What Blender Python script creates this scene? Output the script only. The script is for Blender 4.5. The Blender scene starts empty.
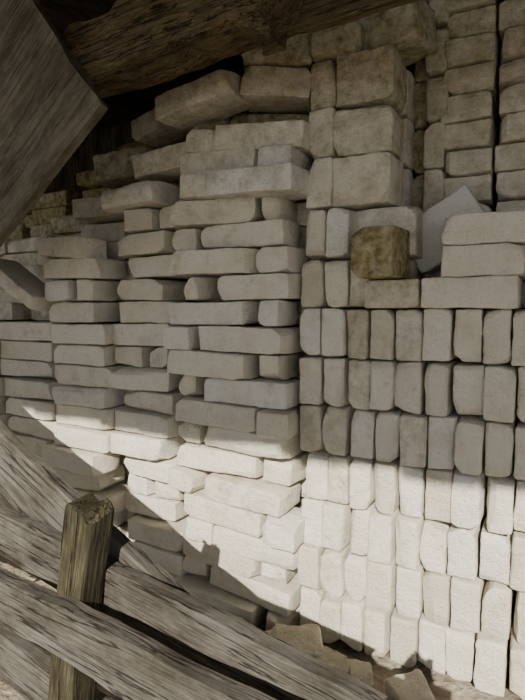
import bpy, math, random
import numpy as np
from mathutils import Vector, Matrix, Euler, noise

random.seed(7)
rnd = random.uniform
scene = bpy.context.scene
H = 0.83

# ------------------------------------------------------------------ materials
def new_mat(name):
    m = bpy.data.materials.new(name); m.use_nodes = True
    nt = m.node_tree
    for n in list(nt.nodes): nt.nodes.remove(n)
    out = nt.nodes.new('ShaderNodeOutputMaterial')
    b = nt.nodes.new('ShaderNodeBsdfPrincipled')
    b.inputs['Specular IOR Level'].default_value = 0.15
    nt.links.new(b.outputs[0], out.inputs[0])
    return m, nt, b

def N(nt, t, **kw):
    n = nt.nodes.new(t)
    for k, v in kw.items():
        if hasattr(n, k): setattr(n, k, v)
        else: n.inputs[k.replace('_', ' ')].default_value = v
    return n

def ramp(nt, src, stops):
    r = nt.nodes.new('ShaderNodeValToRGB')
    while len(r.color_ramp.elements) < len(stops): r.color_ramp.elements.new(0.5)
    for e, (p, c) in zip(r.color_ramp.elements, stops):
        e.position = p; e.color = (*c, 1) if len(c) == 3 else c
    nt.links.new(src, r.inputs[0]); return r

def mix(nt, fac, a, b, mode='MIX'):
    m = nt.nodes.new('ShaderNodeMix'); m.data_type = 'RGBA'; m.blend_type = mode
    for sock, v in ((m.inputs[0], fac), (m.inputs[6], a), (m.inputs[7], b)):
        if isinstance(v, (int, float)): sock.default_value = v
        elif isinstance(v, tuple): sock.default_value = (*v, 1)
        else: nt.links.new(v, sock)
    return m.outputs[2]

def brick_material():
    m, nt, b = new_mat('silicate_brick')
    tc = N(nt, 'ShaderNodeTexCoord')
    at = N(nt, 'ShaderNodeAttribute'); at.attribute_name = 'tint'
    sep = nt.nodes.new('ShaderNodeSeparateColor'); nt.links.new(at.outputs['Color'], sep.inputs[0])
    base = ramp(nt, sep.outputs[0], [(0.0, (0.60, 0.55, 0.455)), (0.35, (0.75, 0.705, 0.60)), (0.8, (0.82, 0.78, 0.68)), (1.0, (0.80, 0.79, 0.745))])
    n1 = N(nt, 'ShaderNodeTexNoise', Scale=14.0, Detail=8.0, Roughness=0.65); nt.links.new(tc.outputs['Object'], n1.inputs['Vector'])
    r1 = ramp(nt, n1.outputs['Fac'], [(0.30, (0.79, 0.75, 0.67)), (0.53, (1, 1, 1))])
    c = mix(nt, 0.65, base.outputs[0], r1.outputs[0], 'MULTIPLY')
    n2 = N(nt, 'ShaderNodeTexNoise', Scale=210.0, Detail=4.0, Roughness=0.7); nt.links.new(tc.outputs['Object'], n2.inputs['Vector'])
    r2 = ramp(nt, n2.outputs['Fac'], [(0.32, (0.62, 0.57, 0.48)), (0.45, (1, 1, 1))])
    c = mix(nt, 0.5, c, r2.outputs[0], 'MULTIPLY')
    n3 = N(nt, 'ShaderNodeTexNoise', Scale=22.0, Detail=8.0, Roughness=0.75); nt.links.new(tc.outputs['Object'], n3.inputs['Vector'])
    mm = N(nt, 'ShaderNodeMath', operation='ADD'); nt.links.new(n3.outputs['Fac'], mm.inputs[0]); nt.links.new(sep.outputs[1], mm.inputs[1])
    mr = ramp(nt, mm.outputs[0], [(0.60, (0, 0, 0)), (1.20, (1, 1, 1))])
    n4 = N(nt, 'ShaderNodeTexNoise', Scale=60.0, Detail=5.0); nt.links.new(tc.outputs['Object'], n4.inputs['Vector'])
    moss_shade_c = ramp(nt, n4.outputs['Fac'], [(0.35, (0.18, 0.15, 0.065)), (0.65, (0.42, 0.36, 0.19))])  # olive tone for mossy bricks and for shade painted on upper bricks
    c = mix(nt, mr.outputs[0], c, moss_shade_c.outputs[0])
    nt.links.new(c, b.inputs['Base Color'])
    b.inputs['Roughness'].default_value = 0.95
    add = N(nt, 'ShaderNodeMath', operation='MULTIPLY_ADD'); add.inputs[1].default_value = 1.6
    n5 = N(nt, 'ShaderNodeTexNoise', Scale=60.0, Detail=9.0, Roughness=0.75); nt.links.new(tc.outputs['Object'], n5.inputs['Vector'])
    nt.links.new(n5.outputs['Fac'], add.inputs[0]); nt.links.new(n2.outputs['Fac'], add.inputs[2])
    bp = N(nt, 'ShaderNodeBump', Strength=0.9, Distance=0.007); nt.links.new(add.outputs[0], bp.inputs['Height'])
    nt.links.new(bp.outputs[0], b.inputs['Normal'])
    return m

def wood_material(name, dark, mid, light, crack=0.8):
    m, nt, b = new_mat(name)
    tc = N(nt, 'ShaderNodeTexCoord')
    mp = N(nt, 'ShaderNodeMapping'); mp.inputs['Scale'].default_value = (9.0, 230, 230)
    nt.links.new(tc.outputs['Object'], mp.inputs[0])
    n1 = N(nt, 'ShaderNodeTexNoise', Scale=1.5, Detail=12.0, Roughness=0.75, Distortion=0.15); nt.links.new(mp.outputs[0], n1.inputs['Vector'])
    r1 = ramp(nt, n1.outputs['Fac'], [(0.32, dark), (0.5, mid), (0.70, light)])
    mp2 = N(nt, 'ShaderNodeMapping'); mp2.inputs['Scale'].default_value = (1.5, 42, 42)
    nt.links.new(tc.outputs['Object'], mp2.inputs[0])
    n2 = N(nt, 'ShaderNodeTexNoise', Scale=1.3, Detail=7.0, Roughness=0.55, Distortion=0.2); nt.links.new(mp2.outputs[0], n2.inputs['Vector'])
    r2 = ramp(nt, n2.outputs['Fac'], [(0.466, (1, 1, 1)), (0.477, (0.08, 0.07, 0.05)), (0.487, (0.08, 0.07, 0.05)), (0.498, (1, 1, 1))])
    c = mix(nt, crack, r1.outputs[0], r2.outputs[0], 'MULTIPLY')
    mp3 = N(nt, 'ShaderNodeMapping'); mp3.inputs['Scale'].default_value = (1, 2.0, 2.0)
    nt.links.new(tc.outputs['Object'], mp3.inputs[0])
    n3 = N(nt, 'ShaderNodeTexNoise', Scale=8.0, Detail=9.0, Roughness=0.7); nt.links.new(mp3.outputs[0], n3.inputs['Vector'])
    r3 = ramp(nt, n3.outputs['Fac'], [(0.38, (0.42, 0.39, 0.33)), (0.58, (1, 1, 1))])
    c = mix(nt, 0.85, c, r3.outputs[0], 'MULTIPLY')
    nt.links.new(c, b.inputs['Base Color']); b.inputs['Roughness'].default_value = 0.85
    a = N(nt, 'ShaderNodeMath', operation='ADD'); nt.links.new(n1.outputs['Fac'], a.inputs[0]); nt.links.new(r2.outputs[0], a.inputs[1])
    bp = N(nt, 'ShaderNodeBump', Strength=0.8, Distance=0.003); nt.links.new(a.outputs[0], bp.inputs['Height'])
    nt.links.new(bp.outputs[0], b.inputs['Normal'])
    return m

def soil_material():
    m, nt, b = new_mat('soil')
    tc = N(nt, 'ShaderNodeTexCoord')
    n1 = N(nt, 'ShaderNodeTexNoise', Scale=9.0, Detail=10.0, Roughness=0.7); nt.links.new(tc.outputs['Object'], n1.inputs['Vector'])
    r1 = ramp(nt, n1.outputs['Fac'], [(0.3, (0.09, 0.07, 0.05)), (0.5, (0.24, 0.205, 0.16)), (0.7, (0.42, 0.39, 0.33))])
    nt.links.new(r1.outputs[0], b.inputs['Base Color']); b.inputs['Roughness'].default_value = 1
    n2 = N(nt, 'ShaderNodeTexNoise', Scale=70.0, Detail=6.0); nt.links.new(tc.outputs['Object'], n2.inputs['Vector'])
    bp = N(nt, 'ShaderNodeBump', Strength=0.8, Distance=0.01); nt.links.new(n2.outputs['Fac'], bp.inputs['Height'])
    nt.links.new(bp.outputs[0], b.inputs['Normal'])
    return m

M_BRICK = brick_material()
M_FENCE = wood_material('weathered_fence_wood', (0.045, 0.040, 0.034), (0.100, 0.092, 0.081), (0.185, 0.174, 0.157))
M_POST = wood_material('mossy_post_wood', (0.014, 0.012, 0.007), (0.050, 0.044, 0.027), (0.125, 0.113, 0.075), 0.9)
M_BEAM = wood_material('old_beam_wood', (0.035, 0.026, 0.015), (0.11, 0.082, 0.046), (0.23, 0.18, 0.105), .9)
M_PLANK = wood_material('grey_plank_wood', (0.10, 0.088, 0.066), (0.145, 0.131, 0.099), (0.19, 0.173, 0.134), 0.2)
M_SHED = wood_material('dark_shed_wood', (0.03, 0.022, 0.015), (0.07, 0.055, 0.04), (0.12, 0.10, 0.07))
M_SOIL = soil_material()

# ------------------------------------------------------------------ box grids
_cache = {}
def topo(nx, ny, nz):
    k = (nx, ny, nz)
    if k in _cache: return _cache[k]
    ids, verts, faces = {}, [], []
    def vid(i, j, l):
        t = (i, j, l)
        if t not in ids: ids[t] = len(verts); verts.append(t)
        return ids[t]
    for i in range(nx):
        for j in range(ny):
            faces.append((vid(i, j, 0), vid(i, j+1, 0), vid(i+1, j+1, 0), vid(i+1, j, 0)))
            faces.append((vid(i, j, nz), vid(i+1, j, nz), vid(i+1, j+1, nz), vid(i, j+1, nz)))
    for i in range(nx):
        for l in range(nz):
            faces.append((vid(i, 0, l), vid(i+1, 0, l), vid(i+1, 0, l+1), vid(i, 0, l+1)))
            faces.append((vid(i, ny, l), vid(i, ny, l+1), vid(i+1, ny, l+1), vid(i+1, ny, l)))
    for j in range(ny):
        for l in range(nz):
            faces.append((vid(0, j, l), vid(0, j, l+1), vid(0, j+1, l+1), vid(0, j+1, l)))
            faces.append((vid(nx, j, l), vid(nx, j+1, l), vid(nx, j+1, l+1), vid(nx, j, l+1)))
    _cache[k] = (np.array(verts), np.array(faces)); return _cache[k]

def splits(h, r, step):
    n = max(2, int(round((2*h - 2*r) / step)))
    mid = list(np.linspace(-h + r, h - r, n + 1))
    return np.array([-h, -h + 0.42*r] + mid + [h - 0.42*r, h])

class Bricks:
    def __init__(s): s.v = []; s.f = []; s.c = []; s.n = 0
    def add(s, cx, cy, cz, L, D, T, yaw=0, pitch=0, roll=0, tint=None, moss=None, r=None, amp=0.0024, chips=None, step=.012):
        """L along x, D along y, T along z; centre; angles in degrees (yaw z, pitch y, roll x)"""
        if r is None: r = rnd(0.0024, 0.005)
        h = np.array([L/2, D/2, T/2])
        S = [splits(h[a], r, step if a != 1 else .04) for a in range(3)]
        vi, fi = topo(len(S[0])-1, len(S[1])-1, len(S[2])-1)
        p = np.stack([S[a][vi[:, a]] for a in range(3)], 1)
        q = np.clip(p, -(h-r), h-r); d = p - q
        ln = np.linalg.norm(d, axis=1, keepdims=True); ln[ln == 0] = 1
        p = q + d/ln*r
        if chips is None: chips = random.choice([2, 3, 3, 4, 5, 6])
        for _ in range(chips):
            sg = np.array([random.choice([-1, 1]), random.choice([-1, -1, 1]), random.choice([-1, 1])])
            w = np.array([rnd(.3, 1), rnd(.3, 1), rnd(.3, 1)])
            if random.random() < 0.45: w[random.randrange(3)] = 0.05
            n = sg*w; n /= np.linalg.norm(n)
            K = float(np.dot(np.abs(n), h)) - rnd(0.005, 0.018)
            dd = p @ n - K; mk = dd > 0
            p[mk] -= dd[mk][:, None]*n*.97
        off = Vector((rnd(-50, 50), rnd(-50, 50), rnd(-50, 50)))
        for k in range(len(p)):
            a = Vector(p[k])
            w = noise.noise_vector(a*15+off)*amp + noise.noise_vector(a*80+off)*(amp*0.7)
            p[k] += w
        R = np.array(Euler((math.radians(roll), math.radians(pitch), math.radians(yaw))).to_matrix())
        p = p @ R.T + np.array([cx, cy, cz])
        s.v.append(p); s.f.append(fi + s.n); s.n += len(p)
        t = rnd(0.15, 1.0) if tint is None else tint
        mo = (rnd(0, 0.08) if random.random() < .92 else rnd(.12, .2)) if moss is None else moss
        s.c.append(np.tile([t, mo, random.random(), 1.0], (len(p), 1)))
    def build(s, name):
        v = np.concatenate(s.v); f = np.concatenate(s.f); c = np.concatenate(s.c)
        me = bpy.data.meshes.new(name)
        me.from_pydata(v.tolist(), [], f.tolist())
        at = me.color_attributes.new('tint', 'FLOAT_COLOR', 'POINT')
        at.data.foreach_set('color', c.astype(np.float32).ravel())
        me.polygons.foreach_set('use_smooth', [True]*len(me.polygons))
        me.set_sharp_from_angle(angle=math.radians(22))
        me.materials.append(M_BRICK)
        ob = bpy.data.objects.new(name, me); scene.collection.objects.link(ob); return ob

# ------------------------------------------------------------------ left stacks (bricks lying flat, long faces out)
PZ = 0.0645
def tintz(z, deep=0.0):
    return max(0.0, rnd(0.0, 0.10) + max(0, z-1.0)*0.8 + deep + (rnd(.06, .14) if random.random() < .1 else 0))  # random dirt plus painted shade, growing with height and layer depth

def flat_stack(name, x0, x1, yf, tops, tiltf=lambda z: 0.0, jit=1.0, xj=.018):
    B = Bricks(); W = x1 - x0
    for li, top in enumerate(tops):
        y = yf + li*0.132
        i = 0; z = 0.012
        while z + PZ <= top + 0.01:
            full = 0.248; rest = W - full - 0.006
            if rest > 0.055:
                segs = [(full), (rest)] if (i + li) % 2 == 0 else [rest, full]
            else:
                segs = [min(full, W)]
            j = jit*(1 + max(0, z-.9)*1.6)
            x = x0 + rnd(-xj, xj)*j
            if random.random() < 0.18 and W < 0.3: segs = [W*0.52, W*0.46]
            dy = rnd(-.026, .014)*j
            for sl in segs:
                th = tiltf(z)
                up = -math.tan(math.radians(th))*(x+sl/2-x0)
                shrink = rnd(.0, .012) + (rnd(.01, .04) if random.random() < .15 else 0)
                B.add(x+sl/2+rnd(-.006, .006)*j, y+0.06+dy+rnd(-.014, .014)*j, z+PZ/2+up+rnd(-.001, .001),
                      sl-shrink, 0.12, PZ-rnd(0.002, 0.007),
                      yaw=rnd(-4, 4)*j, pitch=th+rnd(-.9, .9), roll=rnd(-1.4, 1.4),
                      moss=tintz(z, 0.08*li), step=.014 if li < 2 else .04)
                x += sl + 0.005
            z += PZ; i += 1
    return B

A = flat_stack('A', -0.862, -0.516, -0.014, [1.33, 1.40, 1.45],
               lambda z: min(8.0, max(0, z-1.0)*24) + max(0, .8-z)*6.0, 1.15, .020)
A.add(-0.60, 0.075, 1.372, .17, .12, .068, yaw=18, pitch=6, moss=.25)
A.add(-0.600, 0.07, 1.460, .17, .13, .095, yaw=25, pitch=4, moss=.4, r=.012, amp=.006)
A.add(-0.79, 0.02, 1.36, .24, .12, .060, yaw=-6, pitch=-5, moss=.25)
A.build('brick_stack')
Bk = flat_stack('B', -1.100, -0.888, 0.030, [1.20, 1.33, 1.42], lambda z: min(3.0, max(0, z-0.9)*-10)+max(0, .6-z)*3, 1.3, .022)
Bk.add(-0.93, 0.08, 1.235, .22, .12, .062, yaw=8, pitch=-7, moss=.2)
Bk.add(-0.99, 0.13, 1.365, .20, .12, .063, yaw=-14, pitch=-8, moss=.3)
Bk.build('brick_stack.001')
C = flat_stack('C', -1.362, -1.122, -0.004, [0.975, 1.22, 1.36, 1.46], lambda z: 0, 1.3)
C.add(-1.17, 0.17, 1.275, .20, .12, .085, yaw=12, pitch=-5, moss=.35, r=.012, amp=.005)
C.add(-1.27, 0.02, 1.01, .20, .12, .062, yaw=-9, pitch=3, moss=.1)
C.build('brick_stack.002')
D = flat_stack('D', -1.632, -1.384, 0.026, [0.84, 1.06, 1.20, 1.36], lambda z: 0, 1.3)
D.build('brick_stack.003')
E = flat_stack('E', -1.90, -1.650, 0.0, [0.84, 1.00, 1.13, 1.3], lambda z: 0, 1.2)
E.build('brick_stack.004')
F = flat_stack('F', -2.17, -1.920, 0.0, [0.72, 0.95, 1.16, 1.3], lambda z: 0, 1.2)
F.build('brick_stack.005')
t = Bricks()
t.add(-1.475, -0.01, 0.908, .24, .12, .05, pitch=33, yaw=4, tint=.6, moss=.05); t.build('leaning_brick')

# ------------------------------------------------------------------ right stack (bricks on edge, ends out)
R = Bricks(); PX = 0.0598; PR = 0.1168
for row in range(7):
    drift = rnd(-.006, .006) - (6-row)*0.001
    x = -0.512 + drift + (0.006 if row % 2 else 0)
    while x < 0.75:
        w = PX*rnd(0.92, 1.08)
        zc = 0.012 + row*PR + PR/2
        m = None
        if row >= 5 and -0.42 < x < -0.36: m = 0.22
        R.add(x+w/2, 0.125+0.012+rnd(-.010, .010), zc+rnd(-.001, .001), w-0.004, .25, PR-rnd(.003, .005),
              yaw=rnd(-2, 2), pitch=rnd(-1, 1), roll=rnd(-1, 1), r=rnd(.004, .008), moss=m, amp=.0028)
        x += w
for row in range(7):
    x = -0.512
    while x < 0.75:
        R.add(x+.06, 0.41, 0.012+row*PR+PR/2, .116, .25, PR-0.004, r=.006, chips=0, moss=.1, step=.05)
        x += .12
zt = 0.012 + 7*PR
def edge(x, z, w=.0565, y=0.012, d=.25, h=PR, **k):
    R.add(x, y+d/2, z+h/2, w, d, h-.004, yaw=rnd(-1.5, 1.5), pitch=rnd(-.9, .9), r=k.pop('r', rnd(.004, .008)), **k)
for i, m in enumerate((.03, .06, .22)):
    edge(-0.484+i*.060, zt, moss=m)
for i, m in enumerate((.03, .08)):
    edge(-0.484+i*.060, zt+PR, moss=m, y=.016)
edge(-0.325, zt+PR-.002, w=.145, y=.055, d=.12, moss=.15)
edge(-0.325, zt, w=.12, y=.10, d=.15, moss=.25)
z2 = zt + 2*PR
for k in range(3):  # olive grows upward: dirt plus upper shade put into the brick colour
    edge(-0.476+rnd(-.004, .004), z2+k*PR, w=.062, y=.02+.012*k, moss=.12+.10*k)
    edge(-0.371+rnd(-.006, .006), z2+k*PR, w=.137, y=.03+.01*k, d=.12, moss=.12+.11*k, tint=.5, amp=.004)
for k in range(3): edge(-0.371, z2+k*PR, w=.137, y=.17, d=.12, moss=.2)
R.add(-0.335, .13, z2+3*PR+.05, .17, .12, .10, yaw=-14, pitch=-6, moss=.4)
R.add(-0.45, .13, z2+3*PR+.03, .12, .20, .062, yaw=9, moss=.4)
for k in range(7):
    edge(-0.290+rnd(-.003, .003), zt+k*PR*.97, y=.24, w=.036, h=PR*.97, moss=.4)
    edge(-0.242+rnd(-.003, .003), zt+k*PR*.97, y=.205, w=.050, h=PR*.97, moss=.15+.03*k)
for cix in range(8):
    xo = -0.172 + cix*.1245
    for k in range(14):
        R.add(xo+rnd(-.004, .004), .21+.125+rnd(-.008, .010), zt+k*.0635+.032, .112, .25, .0605,
              yaw=rnd(-2, 2), pitch=rnd(-.8, .8), r=.005, moss=.08+.024*k, tint=rnd(.3, .8))  # darker each row up, shade under the roof painted in
R.add(-0.132, .060, zt+.033, .185, .12, .064, yaw=-3, tint=.7, moss=.03)
R.add(-0.112, .062, zt+.098, .160, .12, .063, yaw=-1, tint=.6, moss=.04)
R.add(-0.108, .065, zt+.162, .165, .12, .062, yaw=2, pitch=1, tint=.8, moss=.04)
R.add(0.145, .085, zt+.033, .24, .12, .064, yaw=2, tint=.7, moss=.05)
R.add(0.150, .085, zt+.098, .24, .12, .063, yaw=-2)
R.build('brick_stack.006')
t = Bricks(); t.add(-0.290, .062, zt+.032, .120, .12, .062, yaw=-2, moss=.26, tint=.4); t.build('mossy_brick')
t = Bricks(); t.add(-0.318, .010, zt+.064+.056, .095, .12, .108, yaw=-6, moss=.48, tint=.6, r=.006); t.build('mossy_brick.001')
t = Bricks(); t.add(-0.205, .156, zt+.180, .185, .055, .125, yaw=-3, pitch=-32, roll=0, tint=1.0, moss=.0, r=.007, chips=3); t.build('leaning_brick.001')

# ------------------------------------------------------------------ rubble
Q = Bricks()
for (x, y, z, L, D_, T, yw, mo) in [(-.47, -.09, .04, .11, .09, .075, 30, .2), (-.40, -.11, .03, .09, .08, .06, -20, .25),
        (-.53, -.10, .03, .10, .08, .06, 70, .25), (-.33, -.08, .02, .06, .05, .04, 12, .2), (-.21, -.10, .03, .085, .07, .055, 45, .12),
        (-.27, -.17, .02, .05, .05, .04, 5, .3), (-.62, -.11, .03, .12, .07, .06, -35, .25), (-.72, -.13, .02, .08, .07, .05, 15, .3)]:
    Q.add(x, y, z, L, D_, T, yaw=yw, pitch=rnd(-12, 12), roll=rnd(-12, 12), r=.008, amp=.006, moss=mo, chips=5, tint=.1)
for _ in range(90):
    s_ = rnd(.012, .045)
    Q.add(rnd(-1.9, .6), rnd(-.34, -.06), s_*.3, s_*rnd(1, 1.8), s_, s_*.8, yaw=rnd(0, 180), roll=rnd(-20, 20), r=s_*.2, amp=s_*.1, moss=rnd(.1, .4), chips=2)
Q.build('brick_rubble')

# ------------------------------------------------------------------ wood
def board_mesh(name, L, D_, W, mat, seed=0, wav=.005, rag=.012, amp=.0018, smooth=False, slant=0):
    nx = max(8, int(L/.03)); ny = 3; nz = 9
    vi, fi = topo(nx, ny, nz)
    S = [np.linspace(-L/2, L/2, nx+1), np.array([-1, -.8, .8, 1])*D_/2, np.array([-1, -.94, -.7, -.42, -.14, .14, .42, .7, .94, 1])*W/2]
    p = np.stack([S[a][vi[:, a]] for a in range(3)], 1)
    for k in range(len(p)):
        x, y, z = p[k]
        cy = abs(abs(y)-D_/2) < 1e-6; cz = abs(abs(z)-W/2) < 1e-6
        if cy and cz: y *= .86; z *= .985
        sz = 1 if z > 0 else -1
        if abs(z) > W*.4: z += noise.noise(Vector((x*3.5, sz*7+seed, seed)))*wav + noise.noise(Vector((x*17, sz*9+seed, seed)))*wav*.5
        y += noise.noise(Vector((x*2, seed*3.1, z*3)))*wav*.5
        if abs(abs(p[k][0])-L/2) < 1e-6: x += noise.noise(Vector((z*45, y*30, seed)))*rag + (slant*z if x > 0 else 0)
        w = noise.noise_vector(Vector((x*9, y*40, z*40+seed)))*amp
        p[k] = (x+w.x, y+w.y, z+w.z)
    me = bpy.data.meshes.new(name); me.from_pydata(p.tolist(), [], fi.tolist())
    me.polygons.foreach_set('use_smooth', [smooth]*len(me.polygons)); me.materials.append(mat)
    ob = bpy.data.objects.new(name, me); scene.collection.objects.link(ob)
    return ob

def board(name, p0, p1, D_, W, mat, parent=None, seed=0, up=(0, 0, 1), **k):
    p0 = Vector(p0); p1 = Vector(p1); ex = (p1-p0).normalized(); u = Vector(up)
    ey = u.cross(ex).normalized(); ez = ex.cross(ey).normalized()
    ob = board_mesh(name, (p1-p0).length, D_, W, mat, seed, **k)
    M = Matrix((ex, ey, ez)).transposed().to_4x4(); M.translation = (p0+p1)/2
    ob.matrix_world = M
    if parent: ob.parent = parent
    return ob

def empty(name):
    e = bpy.data.objects.new(name, None); scene.collection.objects.link(e); return e

def yf(X, off=0): return -0.507 - 0.173*(X+0.9) + off

fence = empty('wooden_fence')
def rail(name, X0, X1, zt0, zt1, W, off, th=.03, mat=M_FENCE, **k):
    return board(name, (X0, yf(X0, off), zt0-W/2), (X1, yf(X1, off), zt1-W/2), th, W, mat, fence, **k)
rail('rail_1', -2.6, -.146, .472, .410, .092, .016, seed=3, wav=.009, rag=.03)
rail('rail_2', -2.6, .06, .250, .436, .080, -.066, seed=11, wav=.008)
rail('rail_3', -2.6, .06, .150, .180, .10, .016, seed=19, wav=.007)
dx, dz = .407, -.1405
L_ = math.hypot(dx, dz); nx_, nz_ = -dz/L_, dx/L_
def bp(t):
    X = -.973+dx*t; Z = .572+dz*t
    return (X-nx_*.062, yf(X, .052), Z-nz_*.062)
board('brace', bp(-3.2), bp(2.6), .028, .124, M_FENCE, fence, seed=27, wav=.006)
def fpost(name, X, top, lean, mat, seed, w=.054, **k):
    return board(name, (X-lean*(top+.05), yf(X, -.025), -.05), (X, yf(X, -.025), top), .05, w, mat, fence, seed=seed, up=(1, 0, 0), rag=.03, **k)
fpost('post_1', -.598, .530, .16, M_POST, 5, slant=-.3)
fpost('post_2', -.018, .45, .0, M_POST, 8, .06)
fpost('post_3', -1.75, .62, .02, M_POST, 9, .07)
fpost('post_4', -2.5, .60, .0, M_POST, 13, .07)

c0 = Vector((-.838, -.300, 1.242)); e1 = Vector((-.54, 0, .842)); e2 = Vector((-.798, 0, -.602))
Wd = .44; Ln = .72
cen0 = c0 + e1*(Wd/2); cen1 = cen0 + e2*Ln
board('wide_hanging_plank', cen1, cen0, .032, Wd, M_PLANK, seed=31, up=e1, wav=.006, rag=.008)

# ------------------------------------------------------------------ shed
frame = empty('shed_frame')
def bm_y(X): return -.273 - .09*(X+.894) + .055
board('cross_beam', (-2.9, bm_y(-2.9), 1.40), (-.43, bm_y(-.43), 1.40), .11, .125, M_BEAM, frame, seed=41, wav=.028, amp=.014, rag=.09, slant=.5)
board('cross_slat', (-1.4, bm_y(-1.4)+.075, 1.385), (1.75, bm_y(1.75)+.075, 1.385), .03, .055, M_BEAM, frame, seed=45, wav=.01)
for i, X in enumerate((-2.85, 1.7)):
    board('beam_post_%d' % i, (X, bm_y(X), -.05), (X, bm_y(X), 1.70), .1, .1, M_BEAM, frame, seed=50+i, up=(1, 0, 0))
board('beam_hanger', (-.56, bm_y(-.56)+.03, 1.45), (-.56, bm_y(-.56)+.03, 1.70), .06, .08, M_BEAM, frame, seed=60, up=(1, 0, 0))
for i, X in enumerate((-2.85, 1.7)):
    board('eave_post_%d' % i, (X, -1.70, -.05), (X, -1.70, 1.64), .1, .1, M_SHED, frame, seed=70+i, up=(1, 0, 0))
board('eave_beam', (-3.0, -1.70, 1.68), (1.9, -1.70, 1.68), .08, .06, M_SHED, frame, seed=75)
for i in range(9):
    X = -2.8 + i*.56
    board('rafter_%d' % i, (X, -1.85, 1.735), (X, 1.05, 1.735), .05, .07, M_SHED, frame, seed=80+i)
for i in range(33):
    X = -3.05 + i*.152
    board('roof_board_%d' % i, (X, -2.160-.03*X+rnd(-.015, .015), 1.788), (X, 1.12, 1.788), .158, .028, M_SHED, frame, seed=100+i)
def plank_wall(name, a, b, zt_):
    e = empty(name); a = Vector(a); b = Vector(b); n = int(round((b-a).length/.16)); d = (b-a)/n
    for i in range(n):
        p = a+d*(i+.5)
        board('board_%d' % i, (p.x, p.y, -.03), (p.x, p.y, zt_), .025, .163, M_SHED, e, seed=i+200, up=(b-a).normalized(), wav=.002)
plank_wall('wall_back', (-3.0, 1.0, 0), (1.9, 1.0, 0), 1.77)
plank_wall('wall_left', (-3.0, -.3, 0), (-3.0, 1.0, 0), 1.77)
plank_wall('wall_right', (1.9, -.3, 0), (1.9, 1.0, 0), 1.77)

# ------------------------------------------------------------------ ground
xs = np.concatenate([np.linspace(-8, -2.2, 16)[:-1], np.linspace(-2.2, 1, 120), np.linspace(1, 8, 18)[1:]])
ys = np.concatenate([np.linspace(-12, -1.4, 24)[:-1], np.linspace(-1.4, .1, 60), np.linspace(.1, 3, 8)[1:]])
vs = []
for yy in ys:
    for xx in xs:
        g = 0 if yy > 0 else 1
        vs.append((xx, yy, -.002 + g*(noise.noise(Vector((xx*3, yy*3, 0)))*.012 + noise.noise(Vector((xx*14, yy*14, 4)))*.006)))
fs = [(j*len(xs)+i, j*len(xs)+i+1, (j+1)*len(xs)+i+1, (j+1)*len(xs)+i) for j in range(len(ys)-1) for i in range(len(xs)-1)]
me = bpy.data.meshes.new('ground'); me.from_pydata(vs, [], fs); me.materials.append(M_SOIL)
me.polygons.foreach_set('use_smooth', [True]*len(me.polygons))
scene.collection.objects.link(bpy.data.objects.new('ground', me))

# ------------------------------------------------------------------ light
sd = bpy.data.lights.new('sun', 'SUN'); sd.energy = 10.8; sd.angle = math.radians(.55); sd.color = (1, .925, .79)
so = bpy.data.objects.new('sun', sd); scene.collection.objects.link(so)
d = Vector((-.239, .832, -.5)).normalized()
so.rotation_euler = d.to_track_quat('-Z', 'Y').to_euler(); so.location = (1, -4, 4)
w = bpy.data.worlds.new('sky'); scene.world = w; w.use_nodes = True
nt = w.node_tree; bg = nt.nodes['Background']
bg.inputs[0].default_value = (.93, .95, .965, 1); bg.inputs[1].default_value = 1.22

# ------------------------------------------------------------------ camera
cd = bpy.data.cameras.new('camera'); cd.sensor_fit = 'VERTICAL'; cd.sensor_height = 36; cd.lens = 529/700*36
cd.clip_start = .02
co = bpy.data.objects.new('camera', cd); scene.collection.objects.link(co)
co.location = (0, -1.158, H); co.rotation_euler = (math.radians(90-4.5), 0, math.radians(27.7))
scene.camera = co
